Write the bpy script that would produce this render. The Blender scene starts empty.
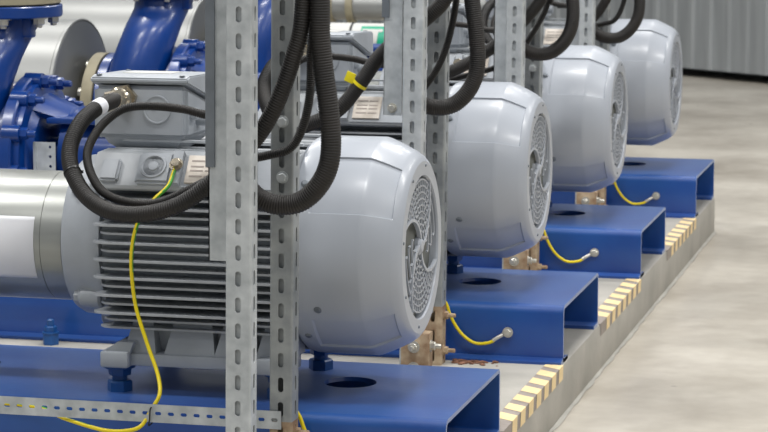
import bpy, bmesh, math, random
from mathutils import Vector, Matrix
random.seed(7)
PI = math.pi
S = bpy.context.scene
col = S.collection
D = 1.35            # spacing of the pump sets
ZP = 0.133          # top of the plinth
ZB = 0.2796         # top of the blue bases
YC, ZC = 0.273, 0.59  # shaft axis

# ---------------------------------------------------------------- materials
def L(c):
    c = c / 255.0
    return c / 12.92 if c <= 0.04045 else ((c + 0.055) / 1.055) ** 2.4
def rgb(r, g, b): return (L(r), L(g), L(b), 1)

def mat(name, c, rough=0.5, metal=0.0, var=0.06, scale=8.0, bump=0.0, bscale=60.0, c2=None, spec=0.5, coat=0.0, detail=5, lo=.35, hi=.65, stretch=None):
    m = bpy.data.materials.new(name); m.use_nodes = True
    nt = m.node_tree; n = nt.nodes; l = nt.links
    b = n['Principled BSDF']
    b.inputs['Roughness'].default_value = rough
    b.inputs['Metallic'].default_value = metal
    b.inputs['Specular IOR Level'].default_value = spec
    b.inputs['Coat Weight'].default_value = coat
    b.inputs['Coat Roughness'].default_value = 0.15
    tc = n.new('ShaderNodeTexCoord')
    mp = n.new('ShaderNodeMapping'); l.new(tc.outputs['Object'], mp.inputs['Vector'])
    if stretch: mp.inputs['Scale'].default_value = stretch
    ns = n.new('ShaderNodeTexNoise'); ns.inputs['Scale'].default_value = scale; ns.inputs['Detail'].default_value = detail
    l.new(mp.outputs[0], ns.inputs['Vector'])
    rp = n.new('ShaderNodeValToRGB')
    rp.color_ramp.elements[0].position = lo; rp.color_ramp.elements[1].position = hi
    col1 = c
    if c2 is None:
        c2 = tuple(min(1, x * (1 + var)) for x in c[:3]) + (1,)
        col1 = tuple(x * (1 - var) for x in c[:3]) + (1,)
    rp.color_ramp.elements[0].color = col1; rp.color_ramp.elements[1].color = c2
    l.new(ns.outputs['Fac'], rp.inputs['Fac']); l.new(rp.outputs['Color'], b.inputs['Base Color'])
    if bump:
        nb = n.new('ShaderNodeTexNoise'); nb.inputs['Scale'].default_value = bscale; nb.inputs['Detail'].default_value = 3
        l.new(tc.outputs['Object'], nb.inputs['Vector'])
        bp = n.new('ShaderNodeBump'); bp.inputs['Strength'].default_value = bump; bp.inputs['Distance'].default_value = 0.002
        l.new(nb.outputs['Fac'], bp.inputs['Height']); l.new(bp.outputs[0], b.inputs['Normal'])
    return m

M = {}
M['cover'] = mat('fan_cover_grey', rgb(166, 171, 179), .34, var=.02, bump=.05, bscale=25, coat=.15)
M['grey'] = mat('motor_grey', rgb(160, 165, 171), .42, var=.06, scale=14, bump=.12, bscale=120)
M['fin'] = mat('fin_grey', rgb(168, 172, 176), .4, var=.06, scale=14)
M['fanblade'] = mat('fan_grey', rgb(104, 106, 102), .6)
M['blue'] = mat('blue_paint', rgb(8, 62, 138), .42, scale=5, bump=.15, bscale=70, c2=rgb(20, 78, 150), coat=.35)
M['blue2'] = mat('blue_pump_paint', rgb(2, 54, 126), .33, var=.1, scale=6, bump=.25, bscale=40, coat=.3)
M['bluedark'] = mat('blue_bolt_paint', rgb(26, 78, 138), .35, var=.15, scale=40)
M['zinc'] = mat('galvanised_steel', rgb(168, 173, 175), .5, metal=.25, scale=28, detail=8, c2=rgb(206, 210, 211), bump=.12, bscale=90, lo=.3, hi=.72)
M['zincdull'] = mat('dull_galvanised_steel', rgb(124, 129, 132), .5, metal=.35, scale=16, detail=9, c2=rgb(168, 171, 170), bump=.12, bscale=90, lo=.3, hi=.7)
M['zincdark'] = mat('dull_steel', rgb(118, 124, 130), .45, metal=.4, scale=20, var=.1)
M['rust'] = mat('rusty_steel', rgb(138, 110, 84), .75, scale=30, c2=rgb(190, 170, 142), bump=.3, bscale=150, detail=9)
M['bolt'] = mat('zinc_bolt', rgb(205, 202, 192), .35, metal=.7, var=.1, scale=60)
M['hose'] = mat('black_hose', rgb(20, 19, 18), .55, scale=12, c2=rgb(33, 29, 26))
M['tie'] = mat('black_plastic', rgb(20, 20, 20), .4)
M['clad'] = mat('aluminium_cladding', rgb(146, 147, 145), .42, metal=.4, scale=3, var=.05, bump=.05, bscale=6)
M['clad_end'] = mat('cladding_end', rgb(132, 134, 135), .38, metal=.6, scale=4, var=.06)
M['guard'] = mat('guard_steel', rgb(156, 158, 154), .34, metal=.5, scale=5, var=.06, stretch=(1, 1, 8))
M['tan'] = mat('tan_gasket', rgb(150, 142, 118), .6, var=.1, scale=20)
M['paper'] = mat('white_paper', rgb(232, 233, 238), .7, var=.02)
M['plate'] = mat('nameplate_metal', rgb(188, 178, 166), .45, metal=.2, scale=30, c2=rgb(214, 206, 196), detail=8)
M['white'] = mat('white_plastic', rgb(204, 204, 200), .45, var=.03)
M['brass'] = mat('nickel_brass', rgb(188, 178, 160), .22, metal=.9, var=.08, scale=60)
M['green'] = mat('sticker_green', rgb(20, 160, 125), .4, var=.03)
M['cream'] = mat('cream_tape', rgb(238, 212, 160), .55, var=.05, scale=30)
M['tapegrey'] = mat('grey_tape', rgb(150, 140, 132), .6, var=.1, scale=30)
M['yellow'] = mat('yellow_tape', rgb(232, 214, 20), .45)
M['dark'] = mat('dark_void', rgb(30, 30, 32), .8)
M['ink'] = mat('ink', rgb(158, 148, 140), .6)
M['dirt'] = mat('rust_crumbs', rgb(92, 62, 48), .9, scale=60, c2=rgb(140, 100, 80))
M['plinth'] = mat('plinth_concrete', rgb(152, 149, 141), .55, scale=5, c2=rgb(178, 174, 165), bump=.25, bscale=60, detail=8, lo=.3, hi=.7)
M['plinthtop'] = mat('plinth_top_coat', rgb(170, 166, 158), .5, scale=7, c2=rgb(190, 186, 178), bump=.15, bscale=80, detail=8)

b_ = M['blue'].node_tree.nodes['Principled BSDF']; b_.inputs['Sheen Weight'].default_value = .28; b_.inputs['Sheen Roughness'].default_value = .45; b_.inputs['Sheen Tint'].default_value = (.75, .85, 1, 1)
# yellow / green earth wire, striped along its length in the mesh's own UV
def wire_mat():
    m = bpy.data.materials.new('earth_wire_insulation'); m.use_nodes = True
    nt = m.node_tree; n = nt.nodes; l = nt.links; b = n['Principled BSDF']; b.inputs['Roughness'].default_value = .4
    at = n.new('ShaderNodeAttribute'); at.attribute_name = 'stripe'
    r = n.new('ShaderNodeValToRGB'); r.color_ramp.interpolation = 'CONSTANT'
    r.color_ramp.elements[0].color = rgb(236, 212, 20); r.color_ramp.elements[1].color = rgb(60, 150, 45); r.color_ramp.elements[1].position = .5
    l.new(at.outputs['Fac'], r.inputs['Fac']); l.new(r.outputs['Color'], b.inputs['Base Color'])
    return m
M['wire'] = wire_mat()

# polished concrete floor
def floor_mat():
    m = bpy.data.materials.new('polished_concrete'); m.use_nodes = True
    nt = m.node_tree; n = nt.nodes; l = nt.links; b = n['Principled BSDF']
    tc = n.new('ShaderNodeTexCoord')
    n1 = n.new('ShaderNodeTexNoise'); n1.inputs['Scale'].default_value = 1.3; n1.inputs['Detail'].default_value = 9; n1.inputs['Roughness'].default_value = .62
    n2 = n.new('ShaderNodeTexNoise'); n2.inputs['Scale'].default_value = 16; n2.inputs['Detail'].default_value = 6
    l.new(tc.outputs['Object'], n1.inputs['Vector']); l.new(tc.outputs['Object'], n2.inputs['Vector'])
    r1 = n.new('ShaderNodeValToRGB'); r1.color_ramp.elements[0].position = .32; r1.color_ramp.elements[1].position = .62
    r1.color_ramp.elements[0].color = rgb(160, 152, 139); r1.color_ramp.elements[1].color = rgb(198, 192, 180)
    l.new(n1.outputs['Fac'], r1.inputs['Fac'])
    r2 = n.new('ShaderNodeValToRGB'); r2.color_ramp.elements[0].position = .3; r2.color_ramp.elements[1].position = .7
    r2.color_ramp.elements[0].color = (.88, .87, .86, 1); r2.color_ramp.elements[1].color = (1, 1, 1, 1)
    l.new(n2.outputs['Fac'], r2.inputs['Fac'])
    mx = n.new('ShaderNodeMixRGB'); mx.blend_type = 'MULTIPLY'; mx.inputs['Fac'].default_value = 1
    l.new(r1.outputs['Color'], mx.inputs[1]); l.new(r2.outputs['Color'], mx.inputs[2])
    v = n.new('ShaderNodeTexVoronoi'); v.inputs['Scale'].default_value = 3.3; v.inputs['Randomness'].default_value = 1
    l.new(tc.outputs['Object'], v.inputs['Vector'])
    r3 = n.new('ShaderNodeValToRGB'); r3.color_ramp.elements[0].position = .025; r3.color_ramp.elements[1].position = .05
    r3.color_ramp.elements[0].color = (.4, .38, .36, 1); r3.color_ramp.elements[1].color = (1, 1, 1, 1)
    l.new(v.outputs['Distance'], r3.inputs['Fac'])
    m2 = n.new('ShaderNodeMixRGB'); m2.blend_type = 'MULTIPLY'; m2.inputs['Fac'].default_value = .8
    l.new(mx.outputs[0], m2.inputs[1]); l.new(r3.outputs['Color'], m2.inputs[2])
    l.new(m2.outputs[0], b.inputs['Base Color'])
    r4 = n.new('ShaderNodeMapRange'); r4.inputs['To Min'].default_value = .22; r4.inputs['To Max'].default_value = .42
    l.new(n1.outputs['Fac'], r4.inputs['Value']); l.new(r4.outputs[0], b.inputs['Roughness'])
    bp = n.new('ShaderNodeBump'); bp.inputs['Strength'].default_value = .12; bp.inputs['Distance'].default_value = .004
    l.new(n2.outputs['Fac'], bp.inputs['Height']); l.new(bp.outputs[0], b.inputs['Normal'])
    return m
M['floor'] = floor_mat()
M['sheet'] = mat('sheet_metal', rgb(160, 164, 166), .4, metal=.35, scale=2.5, var=.10, stretch=(6, 6, .5), bump=.1, bscale=5)

# ---------------------------------------------------------------- mesh helpers
def finish(name, bm, m, parent=None, smooth=None, recalc=True):
    if recalc: bmesh.ops.recalc_face_normals(bm, faces=bm.faces)
    me = bpy.data.meshes.new(name); bm.to_mesh(me); bm.free()
    ms = m if isinstance(m, (list, tuple)) else [m]
    for x in ms: me.materials.append(M[x])
    if smooth is not None:
        me.shade_smooth()
        try: me.set_sharp_from_angle(angle=math.radians(smooth))
        except Exception: pass
    o = bpy.data.objects.new(name, me); col.objects.link(o)
    if parent: o.parent = parent
    return o
def BM(): return bmesh.new()
def box(bm, x0, x1, y0, y1, z0, z1, bev=0.0, seg=2, rot=None, mi=0):
    r = bmesh.ops.create_cube(bm, size=1)
    vs = r['verts']
    c = Vector(((x0 + x1) / 2, (y0 + y1) / 2, (z0 + z1) / 2)); s = Vector((abs(x1 - x0), abs(y1 - y0), abs(z1 - z0)))
    for v in vs: v.co = Vector((v.co.x * s.x, v.co.y * s.y, v.co.z * s.z))
    fs = set(f for v in vs for f in v.link_faces)
    if bev > 0:
        es = list(set(e for v in vs for e in v.link_edges))
        rr = bmesh.ops.bevel(bm, geom=es, offset=bev, segments=seg, affect='EDGES', profile=.5)
        fs = set(f for f in rr['faces']) | set(f for f in fs if f.is_valid)
        vs = list(set(v for f in fs for v in f.verts))
        # collect everything connected
        st = list(vs); seen = set(vs)
        while st:
            v = st.pop()
            for e in v.link_edges:
                w = e.other_vert(v)
                if w not in seen: seen.add(w); st.append(w)
        vs = list(seen); fs = set(f for v in vs for f in v.link_faces)
    for v in vs:
        if rot: v.co = rot @ v.co
        v.co += c
    for f in fs: f.material_index = mi
    return vs
AX = {'X': Matrix(((0, 0, 1), (1, 0, 0), (0, 1, 0))), 'Y': Matrix(((0, 1, 0), (0, 0, 1), (1, 0, 0))), 'Z': Matrix.Identity(3)}
def frame_from(d):
    d = Vector(d).normalized()
    a = Vector((0, 0, 1)) if abs(d.z) < .9 else Vector((0, 1, 0))
    u = a.cross(d).normalized(); v = d.cross(u)
    return Matrix((u, v, d)).transposed()
def lathe(bm, prof, origin, axis='X', n=48, closed_ends=True, ph=0.0, mi=0):
    """prof = [(t, r)] along the axis"""
    R = AX[axis] if isinstance(axis, str) else frame_from(axis)
    o = Vector(origin); rings = []
    for t, r in prof:
        if r < 1e-6: rings.append([bm.verts.new(o + R @ Vector((0, 0, t)))])
        else: rings.append([bm.verts.new(o + R @ Vector((r * math.cos(ph + 2 * PI * i / n), r * math.sin(ph + 2 * PI * i / n), t))) for i in range(n)])
    for a, b in zip(rings, rings[1:]):
        if len(a) == 1 and len(b) == 1: continue
        for i in range(n):
            j = (i + 1) % n
            if len(a) == 1: f = bm.faces.new((a[0], b[i], b[j]))
            elif len(b) == 1: f = bm.faces.new((a[i], b[0], a[j]))
            else: f = bm.faces.new((a[i], b[i], b[j], a[j]))
            f.material_index = mi
    if closed_ends:
        for rg in (rings[0], rings[-1]):
            if len(rg) > 2: bm.faces.new(rg).material_index = mi
def cyl(bm, p, axis, r, h, n=24, bev=0.0, mi=0):
    if bev: lathe(bm, [(0, r - bev), (bev, r), (h - bev, r), (h, r - bev)], p, axis, n, mi=mi)
    else: lathe(bm, [(0, r), (h, r)], p, axis, n, mi=mi)
def hexbolt(bm, p, axis, r, h, washer=True, stud=0.0, mi=0):
    R = AX[axis] if isinstance(axis, str) else frame_from(axis)
    d = R @ Vector((0, 0, 1)); p = Vector(p)
    t = 0
    if washer: cyl(bm, p, axis, r * 1.35, h * .2, 20, mi=mi); t = h * .2
    lathe(bm, [(t, r), (t + h * .85, r), (t + h, r * .86)], p, axis, 6, ph=.3, mi=mi)
    if stud: lathe(bm, [(t + h, r * .55), (t + h + stud * .85, r * .55), (t + h + stud, r * .42)], p, axis, 14, mi=mi)
def prism(bm, pts, ext, origin=(0, 0, 0), mi=0):
    """closed polygon (list of 3D) extruded along vector ext"""
    o = Vector(origin); e = Vector(ext)
    a = [bm.verts.new(o + Vector(p)) for p in pts]; b = [bm.verts.new(o + Vector(p) + e) for p in pts]
    n = len(pts)
    for i in range(n):
        j = (i + 1) % n; bm.faces.new((a[i], a[j], b[j], b[i])).material_index = mi
    bm.faces.new(a[::-1]).material_index = mi; bm.faces.new(b).material_index = mi
def catmull(P, step):
    P = [Vector(p) for p in P]; P = [P[0] * 2 - P[1]] + P + [P[-1] * 2 - P[-2]]
    out = []
    for i in range(1, len(P) - 2):
        p0, p1, p2, p3 = P[i - 1:i + 3]
        n = max(2, int((p2 - p1).length / step * 3))
        for k in range(n):
            t = k / n
            out.append(.5 * ((2 * p1) + (p2 - p0) * t + (2 * p0 - 5 * p1 + 4 * p2 - p3) * t * t + (3 * p1 - p0 - 3 * p2 + p3) * t ** 3))
    out.append(P[-2])
    # resample evenly
    d = [0]
    for a, b in zip(out, out[1:]): d.append(d[-1] + (b - a).length)
    n = max(2, int(d[-1] / step)); res = []; j = 0
    for k in range(n + 1):
        s = d[-1] * k / n
        while j < len(d) - 2 and d[j + 1] < s: j += 1
        t = (s - d[j]) / max(1e-9, d[j + 1] - d[j])
        res.append(out[j].lerp(out[j + 1], min(1, t)))
    return res
def tube(bm, P, rfun, step, n=14, stripe=False):
    pts = catmull(P, step)
    lay = bm.verts.layers.float.new('stripe') if stripe else None
    t0 = (pts[1] - pts[0]).normalized(); u = frame_from(t0) @ Vector((1, 0, 0)); rings = []
    for k, p in enumerate(pts):
        t = (pts[min(k + 1, len(pts) - 1)] - pts[max(k - 1, 0)]).normalized()
        u = (u - t * u.dot(t)).normalized(); v = t.cross(u)
        r = rfun(k); ring = []
        for i in range(n):
            a = 2 * PI * i / n
            w = bm.verts.new(p + (u * math.cos(a) + v * math.sin(a)) * r)
            if stripe: w[lay] = 1.0 if ((i / n + k * step * .9 + .1) % 1.0) < .34 else 0.0
            ring.append(w)
        rings.append(ring)
    for a, b in zip(rings, rings[1:]):
        for i in range(n):
            j = (i + 1) % n; bm.faces.new((a[i], a[j], b[j], b[i]))
    bm.faces.new(rings[0][::-1]); bm.faces.new(rings[-1])
def perf_face(bm, o, u, v, nrm, w, cells, pitch, sw, sh, th, mi=0, off=0.0):
    """flat plate of width w (along u) and length cells*pitch (along v) with a rounded slot in every pitch; thickness th along -nrm"""
    o, u, v, nrm = map(Vector, (o, u, v, nrm)); K = 16
    for c in range(cells):
        cy = (c + .5) * pitch; cx = w / 2 + off
        outer = []; inner = []
        for i in range(K):
            a = 2 * PI * (i + .5) / K; ca, sa = math.cos(a), math.sin(a)
            rr = min(sw, sh) / 2
            ix = ca * rr + (math.copysign(max(0, sw / 2 - rr), ca)); iy = sa * rr + math.copysign(max(0, sh / 2 - rr), sa)
            # project on the cell's rectangle
            hx, hy = w / 2, pitch / 2
            k = max(abs(ca) / hx, abs(sa) / hy); ox, oy = ca / k, sa / k
            outer.append((w / 2 + ox, cy + oy)); inner.append((cx + ix, cy + iy))
        corners = [(0, cy - pitch / 2), (w, cy - pitch / 2), (w, cy + pitch / 2), (0, cy + pitch / 2)]
        # snap the nearest outer point onto each corner
        for q in corners:
            j = min(range(K), key=lambda i: (outer[i][0] - q[0]) ** 2 + (outer[i][1] - q[1]) ** 2); outer[j] = q
        A = [bm.verts.new(o + u * x + v * y) for x, y in outer]
        B = [bm.verts.new(o + u * x + v * y) for x, y in inner]
        C = [bm.verts.new(o + u * x + v * y - nrm * th) for x, y in inner]
        E_ = [bm.verts.new(o + u * x + v * y - nrm * th) for x, y in outer]
        for i in range(K):
            j = (i + 1) % K
            for q in ((A[i], A[j], B[j], B[i]), (B[i], B[j], C[j], C[i]), (C[i], C[j], E_[j], E_[i])):
                bm.faces.new(q).material_index = mi

def empty(name, loc):
    o = bpy.data.objects.new(name, None); o.location = loc; o.empty_display_size = .1; col.objects.link(o); return o
def tag(o, label, cat, group=None, kind=None):
    if label: o['label'] = label
    if cat: o['category'] = cat
    if group: o['group'] = group
    if kind: o['kind'] = kind
    return o
def local(bm, loc):
    bmesh.ops.translate(bm, verts=bm.verts, vec=-Vector(loc)); return bm
def kids(o): return [c for c in bpy.data.objects if c.parent == o]
def copy_tree(o, off, parent=None):
    c = o.copy(); col.objects.link(c)
    if parent is None: c.location = o.location + Vector(off)
    else: c.parent = parent
    for ch in kids(o): copy_tree(ch, off, c)
    return c
ORD = ['nearest', 'second', 'third', 'farthest']

def repeat(o, labels, cat, group, ks):
    """first stands at set ks[0]; copies for the others; each its own label"""
    out = []
    for i, k in enumerate(ks):
        c = o if i == 0 else copy_tree(o, (0, D * (k - ks[0]), 0))
        tag(c, labels[i], cat, group); out.append(c)
    return out

# ---------------------------------------------------------------- the setting
bm = BM(); bmesh.ops.create_grid(bm, x_segments=1, y_segments=1, size=1)
for v in bm.verts: v.co = Vector((v.co.x * 14, v.co.y * 15 + 10, 0))
tag(finish('floor', bm, 'floor'), 'grey beige polished concrete floor', None, kind='structure')

# corrugated sheet wall, raised off the floor, running diagonally behind
a0 = Vector((-1.021, 11.486)); dirv = (Vector((-0.410, 11.006)) - a0).normalized(); nv = Vector((dirv.y, -dirv.x))  # towards the camera
if nv.y > 0: nv = -nv
bm = BM(); s = -9.0; prof = []
pat = [(0, 0), (.105, 0), (.118, -.02), (.150, -.02), (.163, 0)]
while s < 4.0:
    for q, d in pat: prof.append((s + q, d))
    s += .163
zb, zt = .06, 3.6
lo = []; hi = []
for q, d in prof:
    p = a0 + dirv * q + nv * (-d)
    lo.append(bm.verts.new((p.x, p.y, zb))); hi.append(bm.verts.new((p.x, p.y, zt)))
for i in range(len(lo) - 1): bm.faces.new((lo[i], lo[i + 1], hi[i + 1], hi[i]))
wall = finish('wall_back', bm, 'sheet')
tag(wall, 'grey ribbed sheet metal wall rising behind the row of motors', None, kind='structure')
md = wall.modifiers.new('thick', 'SOLIDIFY'); md.thickness = .003
bm = BM()  # unseen deep slab added under the wall to darken the gap below
p0 = a0 + dirv * -9 - nv * .03; p1 = a0 + dirv * 4 - nv * .03
prism(bm, [(p0.x, p0.y, zb - .012), (p1.x, p1.y, zb - .012), (p1.x - nv.x * 1.6, p1.y - nv.y * 1.6, zb - .012), (p0.x - nv.x * 1.6, p0.y - nv.y * 1.6, zb - .012)], (0, 0, .012))
tag(finish('trim_1', bm, 'zincdark'), 'unseen underside slab added to shade the floor beneath the ribbed wall', None, kind='structure')
for q in (.05, .53, 1.1):
    bm = BM(); p = a0 + dirv * (q + .05) ; lathe(bm, [(0, .012), (.012, .010), (.014, 0)], (p.x, p.y, zb + .07), (nv.x, nv.y, 0), 10)
    o = finish('wall_screw', bm, 'dark', wall)
# supports of the raised wall
bm = BM()
for q in (-8, -6, -4, -2, 2, 3.8):
    p = a0 + dirv * q - nv * .5; box(bm, p.x - .04, p.x + .04, p.y - .04, p.y + .04, 0, zb - .01)
tag(finish('trim_3', bm, 'zincdark'), 'short legs under the raised ribbed wall', None, kind='structure')

# concrete plinth
PY1 = D * 3 + .56
bm = BM(); box(bm, -4.4, .004, -1.6, PY1, 0, ZP, bev=.006)
bm2 = finish('plinth', bm, 'plinth', smooth=40)
bm2.name = 'concrete_plinth'
tag(bm2, 'long low concrete plinth carrying all four blue bases', 'plinth')
# mortar fillet at its foot: a slightly lighter worn line
bm = BM(); vs = []
ra = random.Random(3); lastw = .012; y = -1.6; L0 = []; L1 = []
while y < PY1:
    wdt = .004 + ra.random() * .007
    L0.append(bm.verts.new((.003, y, .006))); L1.append(bm.verts.new((.004 + wdt, y, .0015))); y += .05
for i in range(len(L0) - 1): bm.faces.new((L0[i], L0[i + 1], L1[i + 1], L1[i]))
o = finish('trim_4', bm, 'plinth'); tag(o, 'thin mortar fillet where plinth meets floor', None, kind='structure')

# chevron tape on the plinth edge between neighbouring bases
def tape(k):
    y0 = D * k - (D - .5467) + .012; y1 = D * k - .012
    if k == 0: y0 = -1.2
    root = empty('hazard_tape', (0, (y0 + y1) / 2, ZP))
    def strip(bm, ya, yb, sk, mi, dz):
        # top part 42 mm wide, skewed; then over the edge 26 mm down
        w = .046; dn = .034; x = .0045 + dz
        tp = [(x - w, ya + sk, ZP + dz), (x - w, yb + sk, ZP + dz), (x, yb, ZP + dz), (x, ya, ZP + dz)]
        v = [bm.verts.new(p) for p in tp]; bm.faces.new(v)
        e = [bm.verts.new(p) for p in ((x, ya, ZP + dz), (x, yb, ZP + dz), (x, yb - sk * .2, ZP - dn), (x, ya - sk * .2, ZP - dn))]; bm.faces.new(e)
    bm = BM(); strip(bm, y0, y1 - .035, .0, 0, .0008); finish('backing', local(bm, root.location), 'tapegrey', root)
    p = .1; y = y1 - .075
    while y > y0 + .02:
        bm = BM(); strip(bm, y, y + .060, .032, 0, .0016)
        finish('chevron', local(bm, root.location), 'cream', root); y -= p
    return root
tl = ['cream and grey striped tape on the plinth edge before the nearest base', 'striped tape on plinth edge between the nearest and second blue bases', 'striped tape on plinth edge between the second and third blue bases', 'striped tape on plinth edge between the third and farthest blue bases']
for k in (1, 2, 3): tag(tape(k), tl[k], 'tape', 'striped edge tapes')

# ---------------------------------------------------------------- blue bases
def base_profile():
    W = .5467; H = ZB - ZP; t = .009; R = .022; r2 = .012; fl = .07
    def arc(cx, cz, r, a0, a1, n=6): return [(cx + r * math.cos(math.radians(a0 + (a1 - a0) * i / n)), cz + r * math.sin(math.radians(a0 + (a1 - a0) * i / n))) for i in range(n + 1)]
    out = [(fl, ZP)] + arc(r2, ZP + r2, r2, 270, 180) + arc(R, ZB - R, R, 180, 90) + arc(W - R * .6, ZB - R * .6, R * .6, 90, 0) + arc(W - r2, ZP + r2, r2, 0, -90) + [(W - fl, ZP)]
    inn = [(W - fl, ZP + t)] + arc(W - t - .004, ZP + t + .004, .004, -90, 0, 3) + arc(W - t - .006, ZB - t - .006, .006, 0, 90, 3) + arc(t + .012, ZB - t - .012, .012, 90, 180, 4) + arc(t + .004, ZP + t + .004, .004, 180, 270, 3) + [(fl, ZP + t)]
    return out + inn
def make_base():
    root = empty('steel_base', (0, .273, ZP))
    bm = BM(); pr = base_profile(); prism(bm, [(0, y, z) for y, z in pr], (-2.45, 0, 0))
    o = finish('channel', local(bm, root.location), 'blue', root)
    fb_ = BM(); prism(fb_, [(0, -.030, ZP), (0, .07, ZP), (0, .07, ZP + .008), (0, .004, ZP + .014), (0, -.012, ZP + .011), (0, -.030, ZP + .007)], (-2.45, 0, 0)); finish('bottom_flange', local(fb_, root.location), 'blue', root, 35)
    # the round hole in the top plate (and one further left)
    cb = BM(); cyl(cb, (-.283, .32, ZB - .05), 'Z', .057, .1, 40); cyl(cb, (-1.15, .32, ZB - .05), 'Z', .057, .1, 40)
    c = finish('cutter', local(cb, root.location), 'blue')
    c.location = root.location
    md = o.modifiers.new('b', 'BOOLEAN'); md.object = c; md.operation = 'DIFFERENCE'; md.solver = 'EXACT'
    bpy.context.view_layer.update()
    dg = bpy.context.evaluated_depsgraph_get(); nm = bpy.data.meshes.new_from_object(o.evaluated_get(dg))
    o.modifiers.clear(); old = o.data; o.data = nm; nm.name = 'channel'
    bpy.data.objects.remove(c)
    nm.shade_smooth(); nm.set_sharp_from_angle(angle=math.radians(35))
    return root
bl = ['blue steel channel base nearest the camera, cropped by the lower edge', 'blue channel base second from the camera, below the second motor', 'third blue channel base, between the second and the farthest', 'farthest blue channel base at the end of the plinth']
bases = repeat(make_base(), bl, 'base', 'blue steel bases', range(4))

# ---------------------------------------------------------------- motors
def fin_halfwidth(dz):
    a = abs(dz)
    if dz >= 0:
        if a < .135: return .213
        return math.sqrt(max(0, .243 ** 2 - a * a)) * (1 if a < .24 else 0)
    if a < .135: return .213
    return .213 - (a - .135) * 1.1
def cover_profile():
    return [(-.352, .200), (-.348, .217), (-.338, .226), (-.325, .230), (-.302, .2304), (-.298, .2304), (-.196, .2304), (-.191, .2292), (-.184, .2265), (-.170, .2205), (-.155, .2135), (-.135, .2035), (-.132, .2015), (-.123, .195), (-.117, .188), (-.1135, .181)]
def make_motor():
    base = (-.56, YC, ZB); root = empty('electric_motor', base)
    o3 = Vector(base)
    def fin_(name, bm, m, parent=root, smooth=35):
        return finish(name, local(bm, base), m, parent, smooth)
    # core + fins + end shield = housing
    bm = BM()
    lathe(bm, [(-.84, .13), (-.79, .172), (-.32, .172), (-.318, .1)], (0, YC, ZC), 'X', 64)
    k = 0; z = -.171
    while z < .225:
        hw = fin_halfwidth(z)
        longf = (k % 2 == 0)
        h = hw if longf else hw - .010
        x0 = -.775 if longf else -.762
        if h > .03 and not (.118 < z < .2):
            t = .0028
            for sgn in (-1, 1):
                # fin: tapered thickness, tip rounded corner at the left end
                rootw = .08
                t = .0023; pts = [(x0 + .03, sgn * rootw), (x0, sgn * (h - .02)), (x0 + .012, sgn * (h - .006)), (x0 + .03, sgn * h), (-.345, sgn * h), (-.345, sgn * rootw)]
                a = [bm.verts.new((x, YC + y, ZC + z - (t if abs(y) > h - .03 else t * 1.5))) for x, y in pts]
                b = [bm.verts.new((x, YC + y, ZC + z + (t if abs(y) > h - .03 else t * 1.5))) for x, y in pts]
                n = len(pts)
                for i in range(n): bm.faces.new((a[i], a[(i + 1) % n], b[(i + 1) % n], b[i]))
                bm.faces.new(a[::-1]); bm.faces.new(b)
        elif h > .03:
            h2 = h - .028; t = .0028
            for sgn in (-1, 1): box(bm, x0 + .02, -.345, YC + sgn * .05, YC + sgn * h2, ZC + z - t, ZC + z + t)
        z += .0185; k += 1
    # thick ledge above the side fins and below
    for sgn in (-1, 1):
        prism(bm, [(-.772, YC + sgn * .10, ZC + .132), (-.772, YC + sgn * .214, ZC + .130), (-.772, YC + sgn * .214, ZC + .137), (-.772, YC + sgn * .165, ZC + .198), (-.772, YC + sgn * .10, ZC + .200)], (.43, 0, 0))
    fin_('finned_housing', bm, 'fin')
    # sloping side pads: bosses with a round cap, stud pad
    def padpoint(x, s, out=0.0, sgn=-1):   # s 0..1 up the slope
        y = .214 + (.165 - .214) * s; z = .137 + (.198 - .137) * s
        n = Vector((0, .061, .049)).normalized()
        return Vector((x, YC + sgn * (y + n.y * out), ZC + z + n.z * out))
    def slab(bm, x0, x1, s0, s1, out, mi=0):
        P = [padpoint(x, s, q) for q in (-.01, out) for x, s in ((x0, s0), (x1, s0), (x1, s1), (x0, s1))]
        v = [bm.verts.new(p) for p in P]
        for f in ((0, 1, 2, 3), (4, 5, 6, 7), (0, 1, 5, 4), (1, 2, 6, 5), (2, 3, 7, 6), (3, 0, 4, 7)): bm.faces.new([v[i] for i in f]).material_index = mi
    nrm = Vector((0, -.061, .049)).normalized()
    bm = BM(); slab(bm, -.752, -.712, .08, .75, .012); bmesh.ops.bevel(bm, geom=bm.edges[:], offset=.004, segments=2, affect='EDGES')
    fin_('lifting_pad', bm, 'grey')
    bm = BM(); slab(bm, -.674, -.598, .03, .97, .012); bmesh.ops.bevel(bm, geom=bm.edges[:], offset=.005, segments=2, affect='EDGES')
    c = padpoint(-.638, .52, .011); lathe(bm, [(0, .029), (.004, .028), (.004, .024), (.001, .022), (.001, .012), (.004, .010), (.005, 0)], c, nrm, 32, closed_ends=False)
    fin_('round_boss', bm, 'grey')
    bm = BM(); slab(bm, -.597, -.577, .0, 1.0, .016); slab(bm, -.572, -.345, -.02, .98, .003)
    fin_('rib_pad', bm, 'grey')
    bm = BM(); slab(bm, -.566, -.495, .08, .92, .009); np = fin_('nameplate', bm, 'plate')
    bm = BM()
    for s0 in (.25, .42, .55, .72):
        for (xa, xb) in ((-.558, -.530), (-.526, -.503)): slab(bm, xa, xb, s0, s0 + .05, .0095)
    fin_('nameplate_print', bm, 'ink', np)
    bm = BM(); c = padpoint(-.587, .55, .012); lathe(bm, [(0, .008), (.012, .008)], c, nrm, 12); hexbolt(bm, c + nrm * .006, nrm, .011, .009); fin_('earth_stud', bm, 'brass')
    # drive end shield
    bm = BM()
    lathe(bm, [(-.862, .145), (-.858, .165), (-.845, .172), (-.815, .174), (-.80, .180), (-.775, .186), (-.766, .186), (-.764, .17)], (0, YC, ZC), 'X', 64)
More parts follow.
